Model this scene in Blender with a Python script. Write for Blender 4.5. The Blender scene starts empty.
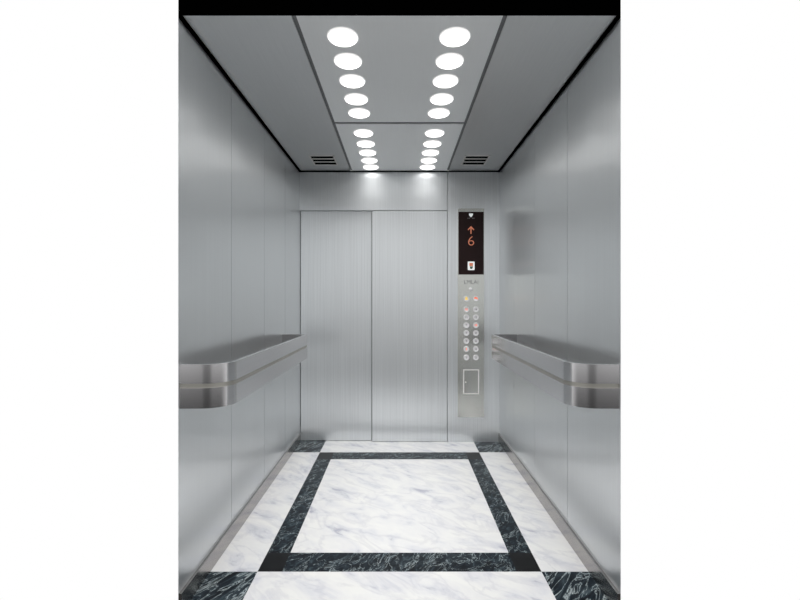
import bpy, bmesh, math
from mathutils import Vector, Matrix
PI = math.pi
S = bpy.context.scene
C = S.collection

# ------------------------------------------------------------------ dimensions (metres)
HW = 0.85          # half width of the car
YF, YB = 1.614, 3.565   # open front edge and back wall
H = 2.30           # ceiling height
EYE = 1.205
LAMP = .82         # watts per ceiling lamp
REFL_Z = (-.24, .06, .06, 1.55)   # added world gradient behind the camera for reflections: dim low, bright above eye level
REFL_MID = .45  # added darker band straight behind the camera, gives rail ends their dark stripes

# ------------------------------------------------------------------ node helpers
def mat(name):
    m = bpy.data.materials.new(name); m.use_nodes = True
    nt = m.node_tree
    return m, nt, nt.nodes['Principled BSDF']

def plain(name, col, rough=0.5, metal=0.0, spec=0.5, emit=None, es=0.0, coat=0.0):
    m, nt, b = mat(name)
    b.inputs['Base Color'].default_value = (*col, 1)
    b.inputs['Roughness'].default_value = rough
    b.inputs['Metallic'].default_value = metal
    b.inputs['Specular IOR Level'].default_value = spec
    b.inputs['Coat Weight'].default_value = coat
    if emit:
        b.inputs['Emission Color'].default_value = (*emit, 1)
        b.inputs['Emission Strength'].default_value = es
    return m

def brushed(name, col, rough, aniso=0.7, streak=0.05, scale=(260, 260, 1.2), bump=0.004, rvar=0.04, wave=0.0, metal=1.0):
    """brushed stainless steel: fine streaks run along the direction with the small scale"""
    m, nt, b = mat(name); N = nt.nodes; L = nt.links
    tc = N.new('ShaderNodeTexCoord'); mp = N.new('ShaderNodeMapping')
    mp.inputs['Scale'].default_value = scale
    L.new(tc.outputs['Object'], mp.inputs['Vector'])
    n = N.new('ShaderNodeTexNoise'); n.inputs['Scale'].default_value = 1.0
    n.inputs['Detail'].default_value = 4; n.inputs['Roughness'].default_value = 0.6
    L.new(mp.outputs[0], n.inputs['Vector'])
    mr = N.new('ShaderNodeMapRange'); L.new(n.outputs['Fac'], mr.inputs[0])
    mr.inputs['From Min'].default_value = .3; mr.inputs['From Max'].default_value = .7
    mr.inputs['To Min'].default_value = 1 - streak; mr.inputs['To Max'].default_value = 1 + streak
    vm = N.new('ShaderNodeVectorMath'); vm.operation = 'SCALE'
    vm.inputs[0].default_value = col; L.new(mr.outputs[0], vm.inputs['Scale'])
    L.new(vm.outputs[0], b.inputs['Base Color'])
    mr2 = N.new('ShaderNodeMapRange'); L.new(n.outputs['Fac'], mr2.inputs[0])
    mr2.inputs['To Min'].default_value = rough - rvar; mr2.inputs['To Max'].default_value = rough + rvar
    L.new(mr2.outputs[0], b.inputs['Roughness'])
    b.inputs['Metallic'].default_value = metal
    b.inputs['Anisotropic'].default_value = aniso
    tg = N.new('ShaderNodeTangent'); tg.direction_type = 'UV_MAP'; tg.uv_map = 'UVMap'
    L.new(tg.outputs[0], b.inputs['Tangent'])
    bp = N.new('ShaderNodeBump'); bp.inputs['Strength'].default_value = bump; bp.inputs['Distance'].default_value = .002
    L.new(n.outputs['Fac'], bp.inputs['Height'])
    if wave:   # very slight oil-canning of the thin sheet
        n2 = N.new('ShaderNodeTexNoise'); n2.inputs['Scale'].default_value = 1.6; n2.inputs['Detail'].default_value = 1
        L.new(tc.outputs['Object'], n2.inputs['Vector'])
        b2 = N.new('ShaderNodeBump'); b2.inputs['Strength'].default_value = wave; b2.inputs['Distance'].default_value = .05
        L.new(n2.outputs['Fac'], b2.inputs['Height']); L.new(bp.outputs[0], b2.inputs['Normal'])
        L.new(b2.outputs[0], b.inputs['Normal'])
    else:
        L.new(bp.outputs[0], b.inputs['Normal'])
    return m

def ramp(nt, fac, stops):
    r = nt.nodes.new('ShaderNodeValToRGB'); e = r.color_ramp.elements
    e[0].position, e[0].color = stops[0][0], (*stops[0][1], 1)
    e[1].position, e[1].color = stops[-1][0], (*stops[-1][1], 1)
    for p, c in stops[1:-1]:
        k = e.new(p); k.color = (*c, 1)
    nt.links.new(fac, r.inputs['Fac'])
    return r.outputs['Color']

def turned(nt, src, rot, sc):
    a = nt.nodes.new('ShaderNodeMapping'); a.inputs['Rotation'].default_value = (0, 0, rot); nt.links.new(src, a.inputs['Vector'])
    b = nt.nodes.new('ShaderNodeMapping'); b.inputs['Scale'].default_value = sc; nt.links.new(a.outputs[0], b.inputs['Vector'])
    return b

def white_marble():
    m, nt, b = mat('white_marble'); N = nt.nodes; L = nt.links
    tc = N.new('ShaderNodeTexCoord')
    mp = turned(nt, tc.outputs['Object'], math.radians(35), (2.0, 4.2, 1))
    n = N.new('ShaderNodeTexNoise'); n.inputs['Scale'].default_value = 2.6; n.inputs['Detail'].default_value = 7
    n.inputs['Roughness'].default_value = .58; n.inputs['Distortion'].default_value = .5
    L.new(mp.outputs[0], n.inputs['Vector'])
    base = ramp(nt, n.outputs['Fac'], [(.30, (.37, .375, .42)), (.39, (.53, .535, .56)), (.47, (.58, .58, .585)), (.62, (.62, .62, .605))])
    n2 = N.new('ShaderNodeTexNoise'); n2.inputs['Scale'].default_value = 1.7; n2.inputs['Detail'].default_value = 6
    n2.inputs['Roughness'].default_value = .55; n2.inputs['Distortion'].default_value = .8
    L.new(mp.outputs[0], n2.inputs['Vector'])
    sb = N.new('ShaderNodeMath'); sb.operation = 'SUBTRACT'; sb.inputs[1].default_value = .5; L.new(n2.outputs['Fac'], sb.inputs[0])
    ab = N.new('ShaderNodeMath'); ab.operation = 'ABSOLUTE'; L.new(sb.outputs[0], ab.inputs[0])
    v = ramp(nt, ab.outputs[0], [(0, (.86, .86, .90)), (.05, (1, 1, 1)), (1, (1, 1, 1))])
    mx = N.new('ShaderNodeMix'); mx.data_type = 'RGBA'; mx.blend_type = 'MULTIPLY'; mx.inputs[0].default_value = .8
    L.new(base, mx.inputs[6]); L.new(v, mx.inputs[7]); L.new(mx.outputs[2], b.inputs['Base Color'])
    b.inputs['Roughness'].default_value = .22
    return m

def dark_marble(name, sc, rot, thr, stretch=(1, 1, 1), vs=.6):
    m, nt, b = mat(name); N = nt.nodes; L = nt.links
    tc = N.new('ShaderNodeTexCoord')
    mp = turned(nt, tc.outputs['Object'], rot, stretch)
    n = N.new('ShaderNodeTexNoise'); n.inputs['Scale'].default_value = sc; n.inputs['Detail'].default_value = 6
    n.inputs['Roughness'].default_value = .6; n.inputs['Distortion'].default_value = 1.2
    L.new(mp.outputs[0], n.inputs['Vector'])
    base = ramp(nt, n.outputs['Fac'], [(.38, (.001, .002, .004)), (.54, (.008, .014, .020)), (.70, (.045, .062, .072))])
    n2 = N.new('ShaderNodeTexNoise'); n2.inputs['Scale'].default_value = sc * vs; n2.inputs['Detail'].default_value = 5
    n2.inputs['Roughness'].default_value = .6; n2.inputs['Distortion'].default_value = 1.6
    L.new(mp.outputs[0], n2.inputs['Vector'])
    sb = N.new('ShaderNodeMath'); sb.operation = 'SUBTRACT'; sb.inputs[1].default_value = .5; L.new(n2.outputs['Fac'], sb.inputs[0])
    ab = N.new('ShaderNodeMath'); ab.operation = 'ABSOLUTE'; L.new(sb.outputs[0], ab.inputs[0])
    v = ramp(nt, ab.outputs[0], [(0, (.34, .38, .38)), (thr, (.03, .04, .045)), (thr * 2.5, (0, 0, 0))])
    mx = N.new('ShaderNodeMix'); mx.data_type = 'RGBA'; mx.blend_type = 'ADD'; mx.inputs[0].default_value = 1
    L.new(base, mx.inputs[6]); L.new(v, mx.inputs[7]); L.new(mx.outputs[2], b.inputs['Base Color'])
    b.inputs['Roughness'].default_value = .3
    b.inputs['Specular IOR Level'].default_value = .12
    return m

M = dict(
    wall=brushed('brushed_wall_steel', (.68, .70, .71), .30, .7, .03, wave=.30, metal=.88),
    door=brushed('brushed_door_steel', (.73, .755, .77), .36, .75, .07, (170, 170, 1.0), wave=.06, metal=.8),
    ceil=brushed('satin_ceiling_steel', (.76, .77, .775), .38, .2, .02, (120, 4, 120), metal=.75),
    ceil_mid=brushed('satin_centre_ceiling_steel', (.93, .95, .955), .5, .1, .015, (120, 4, 120), metal=.05),
    rail=brushed('brushed_rail_steel', (.68, .67, .68), .16, .3, .03, (400, 1.2, 400)),
    plate=brushed('brushed_panel_steel', (.66, .668, .635), .22, .3, .02, (300, 300, 3), metal=.9),
    skirt=brushed('skirting_steel', (.40, .385, .38), .25, .2, .02, (200, 1, 200)),
    groove=plain('dark_groove', (.012, .012, .013), .6),
    seam=plain('seam_grey', (.07, .075, .08), .5, .6),
    cgroove=plain('ceiling_joint_grey', (.20, .205, .21), .6, .0, .2),
    strip=plain('warm_grey_insert', (.36, .35, .32), .4, .8),
    black=plain('matt_black', (.0003, .0003, .0003), .9, spec=0),
    slot=plain('vent_black', (.0015, .0015, .0015), .9, spec=.02),
    lens=plain('lit_lens', (.9, .9, .9), .4, emit=(1, .985, .97), es=3.4),
    rim=plain('white_lamp_rim', (.86, .84, .84), .35, emit=(1, .97, .96), es=.75),
    screen=plain('dark_display_glass', (.022, .011, .011), .35, spec=.12),
    orange=plain('lit_orange', (.4, .13, .07), .4, emit=(.80, .27, .15), es=.42),
    amber=plain('lit_amber', (.6, .4, .1), .4, emit=(.95, .66, .12), es=.6),
    red=plain('lit_red', (.7, .1, .03), .4, emit=(1, .17, .05), es=.7),
    white=plain('white_print', (.8, .8, .8), .5, emit=(.85, .9, .9), es=.45),
    dim=plain('grey_print', (.14, .13, .13), .5),
    green=plain('green_print', (.03, .10, .06), .5),
    letter=plain('grey_engraving', (.27, .27, .27), .6, .0),
    button=plain('polished_button', (.88, .87, .88), .25, .3),
    mark=plain('button_mark', (.20, .20, .21), .5),
    pale=plain('pale_frame_steel', (.88, .86, .85), .35, .35),
    jet=plain('jet_black_stone', (.0025, .0028, .0035), .3, spec=.15),
    wm=white_marble(),
    dm=dark_marble('dark_border_marble', 20, -.8, .008, (1, 1.8, 1), .35),
    dc=dark_marble('dark_corner_marble', 6, math.radians(-50), .018, (1, 4.5, 1)),
    shell=plain('painted_outer_shell', (.75, .75, .75), .6),
)

# ------------------------------------------------------------------ mesh helpers
def uvbox(bm):
    uv = bm.loops.layers.uv.get('UVMap') or bm.loops.layers.uv.new('UVMap')
    for f in bm.faces:
        n = f.normal; a = max(range(3), key=lambda i: abs(n[i]))
        for l in f.loops:
            c = l.vert.co
            l[uv].uv = (c.y, c.z) if a == 0 else ((c.x, c.z) if a == 1 else (c.x, c.y))

def box(bm, x0, x1, y0, y1, z0, z1, mi=0, bevel=0.0):
    t = bmesh.new()
    bmesh.ops.create_cube(t, size=1)
    for v in t.verts:
        v.co = Vector((x0 + (v.co.x + .5) * (x1 - x0), y0 + (v.co.y + .5) * (y1 - y0), z0 + (v.co.z + .5) * (z1 - z0)))
    if bevel:
        bmesh.ops.bevel(t, geom=list(t.edges), offset=bevel, segments=2, affect='EDGES', profile=.5)
    for f in t.faces: f.material_index = mi
    merge(bm, t)

def merge(bm, t):
    me = bpy.data.meshes.new('tmp'); t.to_mesh(me); t.free(); bm.from_mesh(me); bpy.data.meshes.remove(me)

def prism(bm, pts, z0, z1):
    """vertical prism from an XY outline"""
    a = [bm.verts.new((x, y, z0)) for x, y in pts]; b = [bm.verts.new((x, y, z1)) for x, y in pts]
    n = len(pts); bm.faces.new(list(reversed(a))); bm.faces.new(b)
    for i in range(n):
        bm.faces.new((a[i], a[(i + 1) % n], b[(i + 1) % n], b[i]))
    bmesh.ops.recalc_face_normals(bm, faces=bm.faces)

def prism_y(bm, pts, y0, y1):
    """prism from an XZ outline, depth along Y"""
    a = [bm.verts.new((x, y0, z)) for x, z in pts]; b = [bm.verts.new((x, y1, z)) for x, z in pts]
    n = len(pts); bm.faces.new(a); bm.faces.new(list(reversed(b)))
    for i in range(n):
        bm.faces.new((a[i], a[(i + 1) % n], b[(i + 1) % n], b[i]))
    bmesh.ops.recalc_face_normals(bm, faces=bm.faces)

def lathe(bm, prof, seg=48, axis='z', c=(0, 0, 0)):
    rings = []
    for r, h in prof:
        ring = []
        for i in range(seg if r > 1e-6 else 1):
            t = 2 * PI * i / seg
            if axis == 'z': p = (c[0] + r * math.cos(t), c[1] + r * math.sin(t), c[2] + h)
            else: p = (c[0] + r * math.cos(t), c[1] + h, c[2] + r * math.sin(t))
            ring.append(bm.verts.new(p))
        rings.append(ring)
    for a, b in zip(rings, rings[1:]):
        for i in range(seg):
            j = (i + 1) % seg
            if len(a) == 1 and len(b) == 1: continue
            if len(a) == 1: bm.faces.new((a[0], b[i], b[j]))
            elif len(b) == 1: bm.faces.new((a[i], a[j], b[0]))
            else: bm.faces.new((a[i], a[j], b[j], b[i]))
    bmesh.ops.recalc_face_normals(bm, faces=bm.faces)

def rrect(x0, x1, z0, z1, r, n=6):
    pts = []
    for cx, cz, a in ((x1 - r, z1 - r, 0), (x0 + r, z1 - r, 90), (x0 + r, z0 + r, 180), (x1 - r, z0 + r, 270)):
        for i in range(n + 1):
            t = math.radians(a + 90 * i / n); pts.append((cx + r * math.cos(t), cz + r * math.sin(t)))
    return pts

def worldloc(p):
    v = Vector((0, 0, 0))
    while p is not None: v += p.location; p = p.parent
    return v

def obj(name, bm, mats, parent=None, smooth=False, loc=None):
    """link bm (world coordinates) as one mesh object"""
    bmesh.ops.recalc_face_normals(bm, faces=bm.faces)
    bm.normal_update(); uvbox(bm)
    o0 = worldloc(parent) if parent is not None else Vector((0, 0, 0))
    org = Vector(loc) if loc is not None else o0
    for v in bm.verts: v.co -= org
    me = bpy.data.meshes.new(name); bm.to_mesh(me); bm.free()
    for m in (mats if isinstance(mats, (list, tuple)) else [mats]): me.materials.append(m)
    if smooth:
        for p in me.polygons: p.use_smooth = True
        try: me.set_sharp_from_angle(angle=math.radians(35))
        except Exception: pass
    o = bpy.data.objects.new(name, me); C.objects.link(o)
    if parent is not None: o.parent = parent
    o.location = org - o0
    return o

def thing(name, label, cat, loc, group=None):
    o = bpy.data.objects.new(name, None); C.objects.link(o); o.location = loc
    o.empty_display_size = .1
    o['label'] = label; o['category'] = cat
    if group: o['group'] = group
    return o

def struct(name, bm, m):
    o = obj(name, bm, m); o['kind'] = 'structure'; return o

# ------------------------------------------------------------------ floor
bm = bmesh.new()
YE = YB + .06
xs = [-HW - .03, -.63, -.52, .52, .63, HW + .03]
ys = [YF, 1.863, 2.003, 3.177, 3.323, YE]
kind = [            # rows front to back: w white, d dark border, j jet joint, c corner
    'cwwwc',
    'wjdjw',
    'wdwdw',
    'wjdjw',
    'cwwwc']
idx = {'w': 0, 'd': 1, 'j': 2, 'c': 3}
V = [[bm.verts.new((x, y, 0)) for x in xs] for y in ys]
for r in range(5):
    for c in range(5):
        f = bm.faces.new((V[r][c], V[r][c + 1], V[r + 1][c + 1], V[r + 1][c])); f.material_index = idx[kind[r][c]]
base = bmesh.new(); box(base, xs[0], xs[-1], YF + .0, YE, -.05, -.0005, 4); merge(bm, base)
bm.normal_update()
for f in bm.faces:
    if f.material_index != 4 and f.normal.z < 0: f.normal_flip()
me = bpy.data.meshes.new('floor')
uvbox(bm); bm.to_mesh(me); bm.free()
for k in ('wm', 'dm', 'jet', 'dc', 'shell'): me.materials.append(M[k])
o = bpy.data.objects.new('floor', me); C.objects.link(o); o['kind'] = 'structure'

# ------------------------------------------------------------------ side walls
yb = [YF, 2.125, 2.64, 3.12, YB]
for side, s in (('left', -1), ('right', 1)):
    bm = bmesh.new()
    prism(bm, [(s * .8605, 1.70), (s * .8605, YE), (s * .885, YE), (s * .885, 1.74)], 0, H + .06)
    w = struct('wall_' + side, bm, M['seam'])
    for i in range(4):
        y0, y1 = yb[i] + (.0015 if i else 0), yb[i + 1] - (.0015 if i < 3 else -.06)
        bm = bmesh.new()
        if i == 0: prism(bm, [(s * HW, y0), (s * HW, y1), (s * .8595, y1), (s * .8595, 1.65)], 0, H + .06)
        else: prism(bm, [(s * HW, y0), (s * HW, y1), (s * .8595, y1), (s * .8595, y0)], 0, H + .06)
        obj('wall_panel', bm, M['wall'], w)
    bm = bmesh.new()
    a, b = sorted((s * (HW - .012), s * (HW - .0002)))
    box(bm, a, b, YF + .001, YB - .004, .0005, .075)
    struct('baseboard_' + side, bm, M['skirt'])

# ------------------------------------------------------------------ back wall: header, side column, doors
DX, JX, DH = -.233, .407, 1.967
bm = bmesh.new(); box(bm, -HW, HW, 3.605, 3.625, .0005, H)
wb = struct('wall_back', bm, M['groove'])
bm = bmesh.new(); box(bm, -HW + .0005, JX - .002, YB, 3.604, DH, H)
obj('header_panel', bm, M['door'], wb)
bm = bmesh.new(); box(bm, JX + .001, HW - .0005, YB - .002, 3.604, .0005, H)
obj('column_panel', bm, M['door'], wb)
bm = bmesh.new(); box(bm, -HW + .004, DX - .006, YB + .030, 3.604, .003, DH + .0, bevel=.001)
struct('door_1', bm, M['door'])
bm = bmesh.new(); box(bm, DX, JX - .003, YB + .004, 3.602, .003, DH - .003, bevel=.001)
struct('door_2', bm, M['door'])

# ------------------------------------------------------------------ ceiling
GX, GY = .408, 2.60
bm = bmesh.new(); box(bm, -HW, HW, YF + .004, YB, H + .006, H + .05)
ce = struct('ceiling', bm, M['cgroove'])
for x0, x1, y0, y1, m in ((-HW, -GX - .009, YF, YB, 'ceil'), (GX + .009, HW, YF, YB, 'ceil'),
                          (-GX + .009, GX - .009, YF, GY - .015, 'ceil_mid'), (-GX + .009, GX - .009, GY + .015, YB, 'ceil_mid')):
    bm = bmesh.new(); box(bm, x0, x1, y0, y1, H, H + .0055)
    obj('ceiling_panel', bm, M[m], ce)
# black edge trim round the ceiling and black head of the car opening
for n, (x0, x1, y0, y1) in enumerate(((-HW + .0003, -HW + .015, YF, YB - .010), (HW - .015, HW - .0003, YF, YB - .010), (-HW + .0003, HW - .0003, YB - .010, YB - .0003))):
    bm = bmesh.new(); box(bm, x0, x1, y0, y1, H - .009, H - .0003)
    struct('trim_%d' % (n + 1), bm, M['black'])
bm = bmesh.new(); box(bm, -HW + .0005, HW - .0005, YF - .001, YF + .003, H - .0005, H + .30)
struct('trim_4', bm, M['black'])

# ------------------------------------------------------------------ ceiling lights
LX = {-1: -.236, 1: .230}
rows = [1.749, 1.925, 2.100, 2.288, 2.459, 2.754, 2.943, 3.118, 3.292, 3.456]
order = ['first', 'second', 'third', 'fourth', 'fifth', 'sixth', 'seventh', 'eighth', 'ninth', 'tenth']
def make_light(loc, label):
    t = thing('ceiling_light', label, 'ceiling light', loc, 'round downlights in two rows on the ceiling')
    x, y, z = loc
    bm = bmesh.new()
    lathe(bm, [(.0638, 0), (.0638, -.002), (.0625, -.0045), (.0590, -.0055), (.058, -.003), (.0, -.003)], 56, c=loc)
    obj('lamp_rim', bm, M['rim'], t, True)
    bm = bmesh.new()
    lathe(bm, [(.0578, -.0032), (.0578, -.0052), (.055, -.0065), (.045, -.0075), (.025, -.0083), (0, -.0086)], 56, c=loc)
    obj('lens', bm, M['lens'], t, True)
    ld = bpy.data.lights.new('lamp', 'AREA'); ld.shape = 'DISK'; ld.size = .10; ld.energy = LAMP; ld.spread = math.radians(98)
    ld.color = (1, .99, .975)
    lo = bpy.data.objects.new('lamp', ld); C.objects.link(lo); lo.parent = t; lo.location = (0, 0, -.013)
    return t
for side, s in (('left', -1), ('right', 1)):
    for i, y in enumerate(rows):
        if i == 0: lab = 'lit round white ceiling light nearest the open front in the %s row' % side
        elif i == 4: lab = 'fifth lit round light of the %s row, last before the ceiling cross joint' % side
        elif i == 5: lab = 'sixth lit round light of the %s row, first behind the ceiling cross joint' % side
        elif i == 9: lab = 'lit round ceiling light of the %s row closest to the back wall' % side
        else: lab = '%s lit round ceiling light from the front in the %s row' % (order[i], side)
        if i == 0 and s < 0:
            proto = make_light((LX[s], y, H), lab)
        else:
            r = proto.copy(); C.objects.link(r); r.location = (LX[s], y, H); r['label'] = lab
            for ch in proto.children:
                c = ch.copy(); C.objects.link(c); c.parent = r

# ------------------------------------------------------------------ ceiling vents
for side, s in (('left', -1), ('right', 1)):
    t = thing('ceiling_vent', 'small ceiling vent with three black slots, in the %s ceiling panel by the back wall' % side, 'air vent', (s * .592, 3.285, H), 'slotted vents in the ceiling')
    cx = s * .592
    slots = [(3.192, 3.240), (3.262, 3.311), (3.334, 3.386)]
    bm = bmesh.new()
    edges = [3.170, 3.192, 3.240, 3.262, 3.311, 3.334, 3.386, 3.408]
    for a, b in zip(edges[::2], edges[1::2]): box(bm, cx - .098, cx + .098, a, b, H - .003, H - .0003)
    for e in (-1, 1):
        a, b = sorted((cx + e * .098, cx + e * .085)); box(bm, a, b, 3.170, 3.408, H - .003, H - .0003)
    obj('vent_frame', bm, M['pale'], t)
    for a, b in slots:
        bm = bmesh.new(); box(bm, cx - .085, cx + .085, a, b, H - .0030, H - .0008)
        obj('slot', bm, M['slot'], t)

# ------------------------------------------------------------------ handrails
Y0, Y1, RX, R = 1.620, 3.06, .665, .10
def rail_outline(s, off):
    """outer line and inner line of the bent band, inset by off"""
    def line(ins):
        p = [(HW, Y0 + ins)]
        r = R - ins
        for i in range(13):
            a = math.radians(-90 - 90 * i / 12); p.append((RX + R + r * math.cos(a), Y0 + R + r * math.sin(a)))
        r2 = .03
        for i in range(9):
            a = math.radians(180 - 90 * i / 8); p.append((RX + r2 + (r2 - min(ins, r2 - .002)) * math.cos(a) - (0 if ins < r2 - .002 else 0), Y1 - r2 + (r2 - min(ins, r2 - .002)) * math.sin(a)))
        p.append((HW, Y1 - ins)); return p
    a = line(off); b = line(off + .018)
    return [(s * x, y) for x, y in a], [(s * x, y) for x, y in b]
def band(bm, s, off, z0, z1):
    a, b = rail_outline(s, off); n = len(a)
    def ring(i): return [bm.verts.new((*a[i], z0)), bm.verts.new((*a[i], z1)), bm.verts.new((*b[i], z1)), bm.verts.new((*b[i], z0))]
    rs = [ring(i) for i in range(n)]
    for p, q in zip(rs, rs[1:]):
        for k in range(4): bm.faces.new((p[k], p[(k + 1) % 4], q[(k + 1) % 4], q[k]))
    bm.faces.new(rs[0]); bm.faces.new(list(reversed(rs[-1])))
    # soft edges
    es = [e for e in bm.edges if abs(e.verts[0].co.z - e.verts[1].co.z) < 1e-6 and len(e.link_faces) == 2 and abs(e.link_faces[0].normal.dot(e.link_faces[1].normal)) < .3]
for side, s in (('left', -1), ('right', 1)):
    t = thing('handrail', 'brushed steel handrail with a grooved face and rounded front end on the %s wall' % side, 'handrail', (s * HW, (Y0 + Y1) / 2, .786), 'handrails on the side walls')
    bm = bmesh.new(); band(bm, s, 0, .882, .956); obj('upper_band', bm, M['rail'], t, True)
    bm = bmesh.new(); band(bm, s, 0, .786, .8645); obj('lower_band', bm, M['rail'], t, True)
    bm = bmesh.new(); band(bm, s, .003, .8645, .882)
    o = obj('groove_strip', bm, M['strip'], t, True); o['label'] = 'warm grey inset strip between the two bands'

# ------------------------------------------------------------------ car operating panel
def txt(body, size, cx, cz, y, depth=.0006, m=None, name='lettering', parent=None, bold=0.0, sx=1.0):
    cu = bpy.data.curves.new('t', 'FONT'); cu.body = body; cu.size = size; cu.extrude = depth
    cu.align_x = 'CENTER'; cu.align_y = 'CENTER'; cu.offset = bold
    ob = bpy.data.objects.new('t', cu); C.objects.link(ob)
    dg = bpy.context.evaluated_depsgraph_get(); me = bpy.data.meshes.new_from_object(ob.evaluated_get(dg))
    bpy.data.objects.remove(ob); bpy.data.curves.remove(cu)
    bm = bmesh.new(); bm.from_mesh(me); bpy.data.meshes.remove(me)
    xs_ = [v.co.x for v in bm.verts]; ys_ = [v.co.y for v in bm.verts]
    mx, my = (min(xs_) + max(xs_)) / 2, (min(ys_) + max(ys_)) / 2
    for v in bm.verts: v.co = Vector((cx + (v.co.x - mx) * sx, y - v.co.z, cz + v.co.y - my))
    return obj(name, bm, m, parent)

K = 118.0
PY = YB - .002                      # face of the column
def px(x): return (x - 399.5) / K
def pz(y): return EYE - (y - 300) / K
x0, x1 = px(457.8), px(484.0); zt, zb = pz(208.6), pz(417)
cop = thing('operating_panel', 'tall narrow steel elevator control panel with dark display on top and two columns of buttons', 'control panel', ((x0 + x1) / 2, PY, zb))
bm = bmesh.new(); prism_y(bm, rrect(x0, x1, zb, zt, .008), PY - .010, PY - .0003)
obj('faceplate', bm, M['plate'], cop, True)
FP = PY - .010
bm = bmesh.new(); prism_y(bm, rrect(px(458.3), px(483.6), pz(274.6), pz(212), .002), FP - .002, FP - .0002)
scr = obj('display_screen', bm, M['screen'], cop)
SP = FP - .002
cx = px(470.8)
# crest and small caption under it
bm = bmesh.new()
prism_y(bm, [(cx - .017, pz(213.7)), (cx + .017, pz(213.7)), (cx + .015, pz(215.6)), (cx, pz(217.6)), (cx - .015, pz(215.6))], SP - .0008, SP)
obj('crest', bm, M['white'], scr)
bm = bmesh.new()
for k in (-2, -1, 1, 2): box(bm, cx + k * .0125 - .004, cx + k * .0125 + .004, SP - .0006, SP, pz(219.0), pz(217.9))
obj('caption', bm, M['dim'], scr)
# arrow
bm = bmesh.new()
az = pz(226.2)
prism_y(bm, [(cx, az), (cx + .028, az - .030), (cx + .023, az - .036), (cx + .0045, az - .018), (cx + .0045, pz(234)), (cx - .0045, pz(234)), (cx - .0045, az - .018), (cx - .023, az - .036), (cx - .028, az - .030)], SP - .0008, SP)
obj('arrow', bm, M['orange'], scr)
txt('6', .118, px(471), pz(241), SP, .0008, M['orange'], 'floor_digit', scr, -.0022, 1.1)
# white notice with red and green symbol
bm = bmesh.new(); prism_y(bm, rrect(px(467.6), px(474.4), pz(270.2), pz(261.6), .007), SP - .0008, SP)
pic = obj('pictogram', bm, M['white'], scr)
bm = bmesh.new(); prism_y(bm, rrect(px(469.2), px(472.8), pz(266.2), pz(263.0), .004), SP - .0014, SP - .0008)
obj('red_mark', bm, M['orange'], pic)
bm = bmesh.new(); prism_y(bm, [(px(469.4), pz(266.5)), (px(472.8), pz(266.5)), (px(472.2), pz(268.6)), (px(470.8), pz(269.3)), (px(469.9), pz(268.6))], SP - .0014, SP - .0008)
obj('green_mark', bm, M['green'], pic)
# engraved lettering and indicator
txt('LMLAI', .047, px(471.1), pz(282.0), FP, .0005, M['letter'], 'lettering', cop, 0, 1.0)
bm = bmesh.new(); lathe(bm, [(.017, 0), (.017, -.003), (.013, -.006), (0, -.008)], 28, 'y', (px(470.6), FP, pz(289.3)))
obj('indicator', bm, M['button'], cop, True)
# buttons
rowsy = [298.8, 309.4, 317.3, 325.2, 333.0, 341.0, 349.0, 357.4]
nums = [('13', '14'), ('11', '12'), ('9', '10'), ('7', '8'), ('5', '6'), ('3', '4'), ('1', '2')]
lit = {(1, 0): 'red', (3, 1): 'red', (6, 0): 'red'}
for r, yy in enumerate(rowsy):
    for c, xx in enumerate((466.2, 475.7)):
        bx, bz = px(xx), pz(yy)
        bm = bmesh.new(); lathe(bm, [(.0245, 0), (.0245, -.004), (.0225, -.0065), (.018, -.0070), (.0165, -.0062), (0, -.0068)], 32, 'y', (bx, FP, bz))
        b = obj('button', bm, M['button'], cop, True)
        q = FP - .0067
        if r == 0:
            bm = bmesh.new()
            if c == 0:     # yellow bell
                prism_y(bm, [(bx - .013, bz - .008), (bx + .013, bz - .008), (bx + .009, bz), (bx + .007, bz + .012), (bx, bz + .017), (bx - .007, bz + .012), (bx - .009, bz)], q - .001, q)
                obj('bell_symbol', bm, M['amber'], b)
            else:          # red handset
                prism_y(bm, [(bx - .015, bz), (bx - .013, bz + .010), (bx, bz + .015), (bx + .013, bz + .006), (bx + .015, bz - .004), (bx + .007, bz - .004), (bx + .003, bz + .004), (bx - .008, bz + .001)], q - .001, q)
                obj('handset_symbol', bm, M['red'], b)
        else:
            txt(nums[r - 1][c], .023, bx, bz, q, .0006, M[lit.get((r, c), 'mark')], 'button_number', b, 0.0006)
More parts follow.
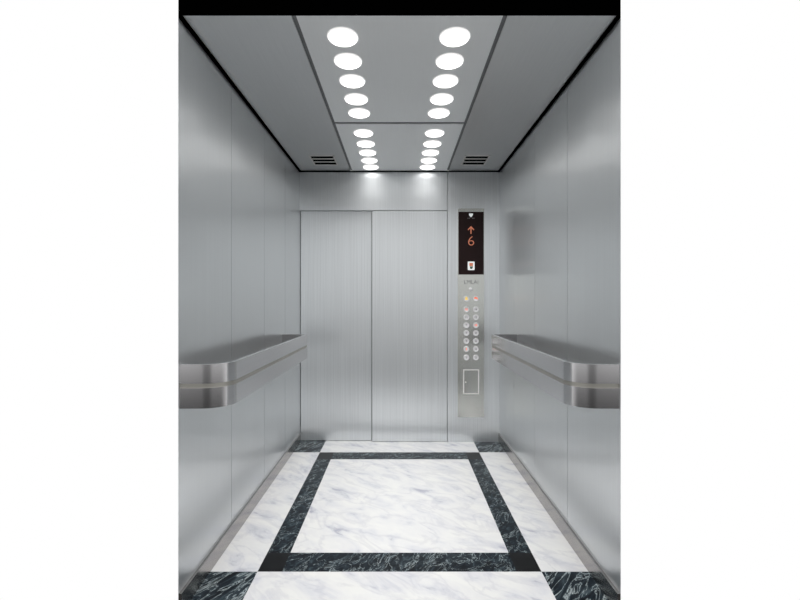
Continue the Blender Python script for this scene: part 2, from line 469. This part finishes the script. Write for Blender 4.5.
# service cover
bm = bmesh.new()
fx0, fx1, fz0, fz1 = px(463.0), px(479.0), pz(394), pz(369.2)
w = .009
box(bm, fx0, fx0 + w, FP - .003, FP - .0002, fz0, fz1); box(bm, fx1 - w, fx1, FP - .003, FP - .0002, fz0, fz1)
box(bm, fx0 + w, fx1 - w, FP - .003, FP - .0002, fz0, fz0 + w); box(bm, fx0 + w, fx1 - w, FP - .003, FP - .0002, fz1 - w, fz1)
fr = obj('cover_frame', bm, M['pale'], cop)
bm = bmesh.new(); box(bm, fx0 + w + .001, fx1 - w - .001, FP - .0018, FP - .0002, fz0 + w + .001, fz1 - w - .001)
sc = obj('service_cover', bm, M['plate'], cop)
bm = bmesh.new(); lathe(bm, [(.006, 0), (.006, -.004), (0, -.005)], 20, 'y', (px(465.6), FP - .0018, pz(382)))
obj('knob', bm, M['pale'], sc, True)

# ------------------------------------------------------------------ surroundings and camera
w = bpy.data.worlds.new('surroundings'); S.world = w; w.use_nodes = True
nt = w.node_tree; bg = nt.nodes['Background']
# bright white studio surroundings beyond the car, an added gradient on the open side shaped for steel reflections
tc = nt.nodes.new('ShaderNodeTexCoord'); sx = nt.nodes.new('ShaderNodeSeparateXYZ')
nt.links.new(tc.outputs['Generated'], sx.inputs[0])
def mrange(src, a, b, c, d):
    n = nt.nodes.new('ShaderNodeMapRange'); n.interpolation_type = 'SMOOTHSTEP'
    for k, v in zip(('From Min', 'From Max', 'To Min', 'To Max'), (a, b, c, d)): n.inputs[k].default_value = v
    nt.links.new(src, n.inputs[0]); return n.outputs[0]
def math2(op, a, b):
    n = nt.nodes.new('ShaderNodeMath'); n.operation = op
    for i, v in enumerate((a, b)):
        if isinstance(v, float): n.inputs[i].default_value = v
        else: nt.links.new(v, n.inputs[i])
    return n.outputs[0]
refl = math2('MULTIPLY', mrange(sx.outputs['Z'], *REFL_Z), mrange(sx.outputs['Y'], -.992, -.90, REFL_MID, 1.0))
sel = mrange(sx.outputs['Y'], -.55, .30, 1.0, 0.0)
stg = math2('ADD', math2('MULTIPLY', refl, sel), math2('SUBTRACT', 1.0, sel))
bg.inputs['Color'].default_value = (1, 1, 1, 1); nt.links.new(stg, bg.inputs['Strength'])

cam = bpy.data.cameras.new('camera'); co = bpy.data.objects.new('camera', cam); C.objects.link(co)
co.location = (0, 0, EYE); co.rotation_euler = (PI / 2, 0, 0)
cam.sensor_width = 36; cam.sensor_fit = 'HORIZONTAL'; cam.lens = 36 * 420 / 800
cam.shift_x = .5 / 800
cam.clip_start = .05
S.camera = co
S.view_settings.view_transform = 'Standard'; S.view_settings.look = 'None'
S.view_settings.exposure = 0; S.view_settings.gamma = 1; S.view_settings.use_curve_mapping = False
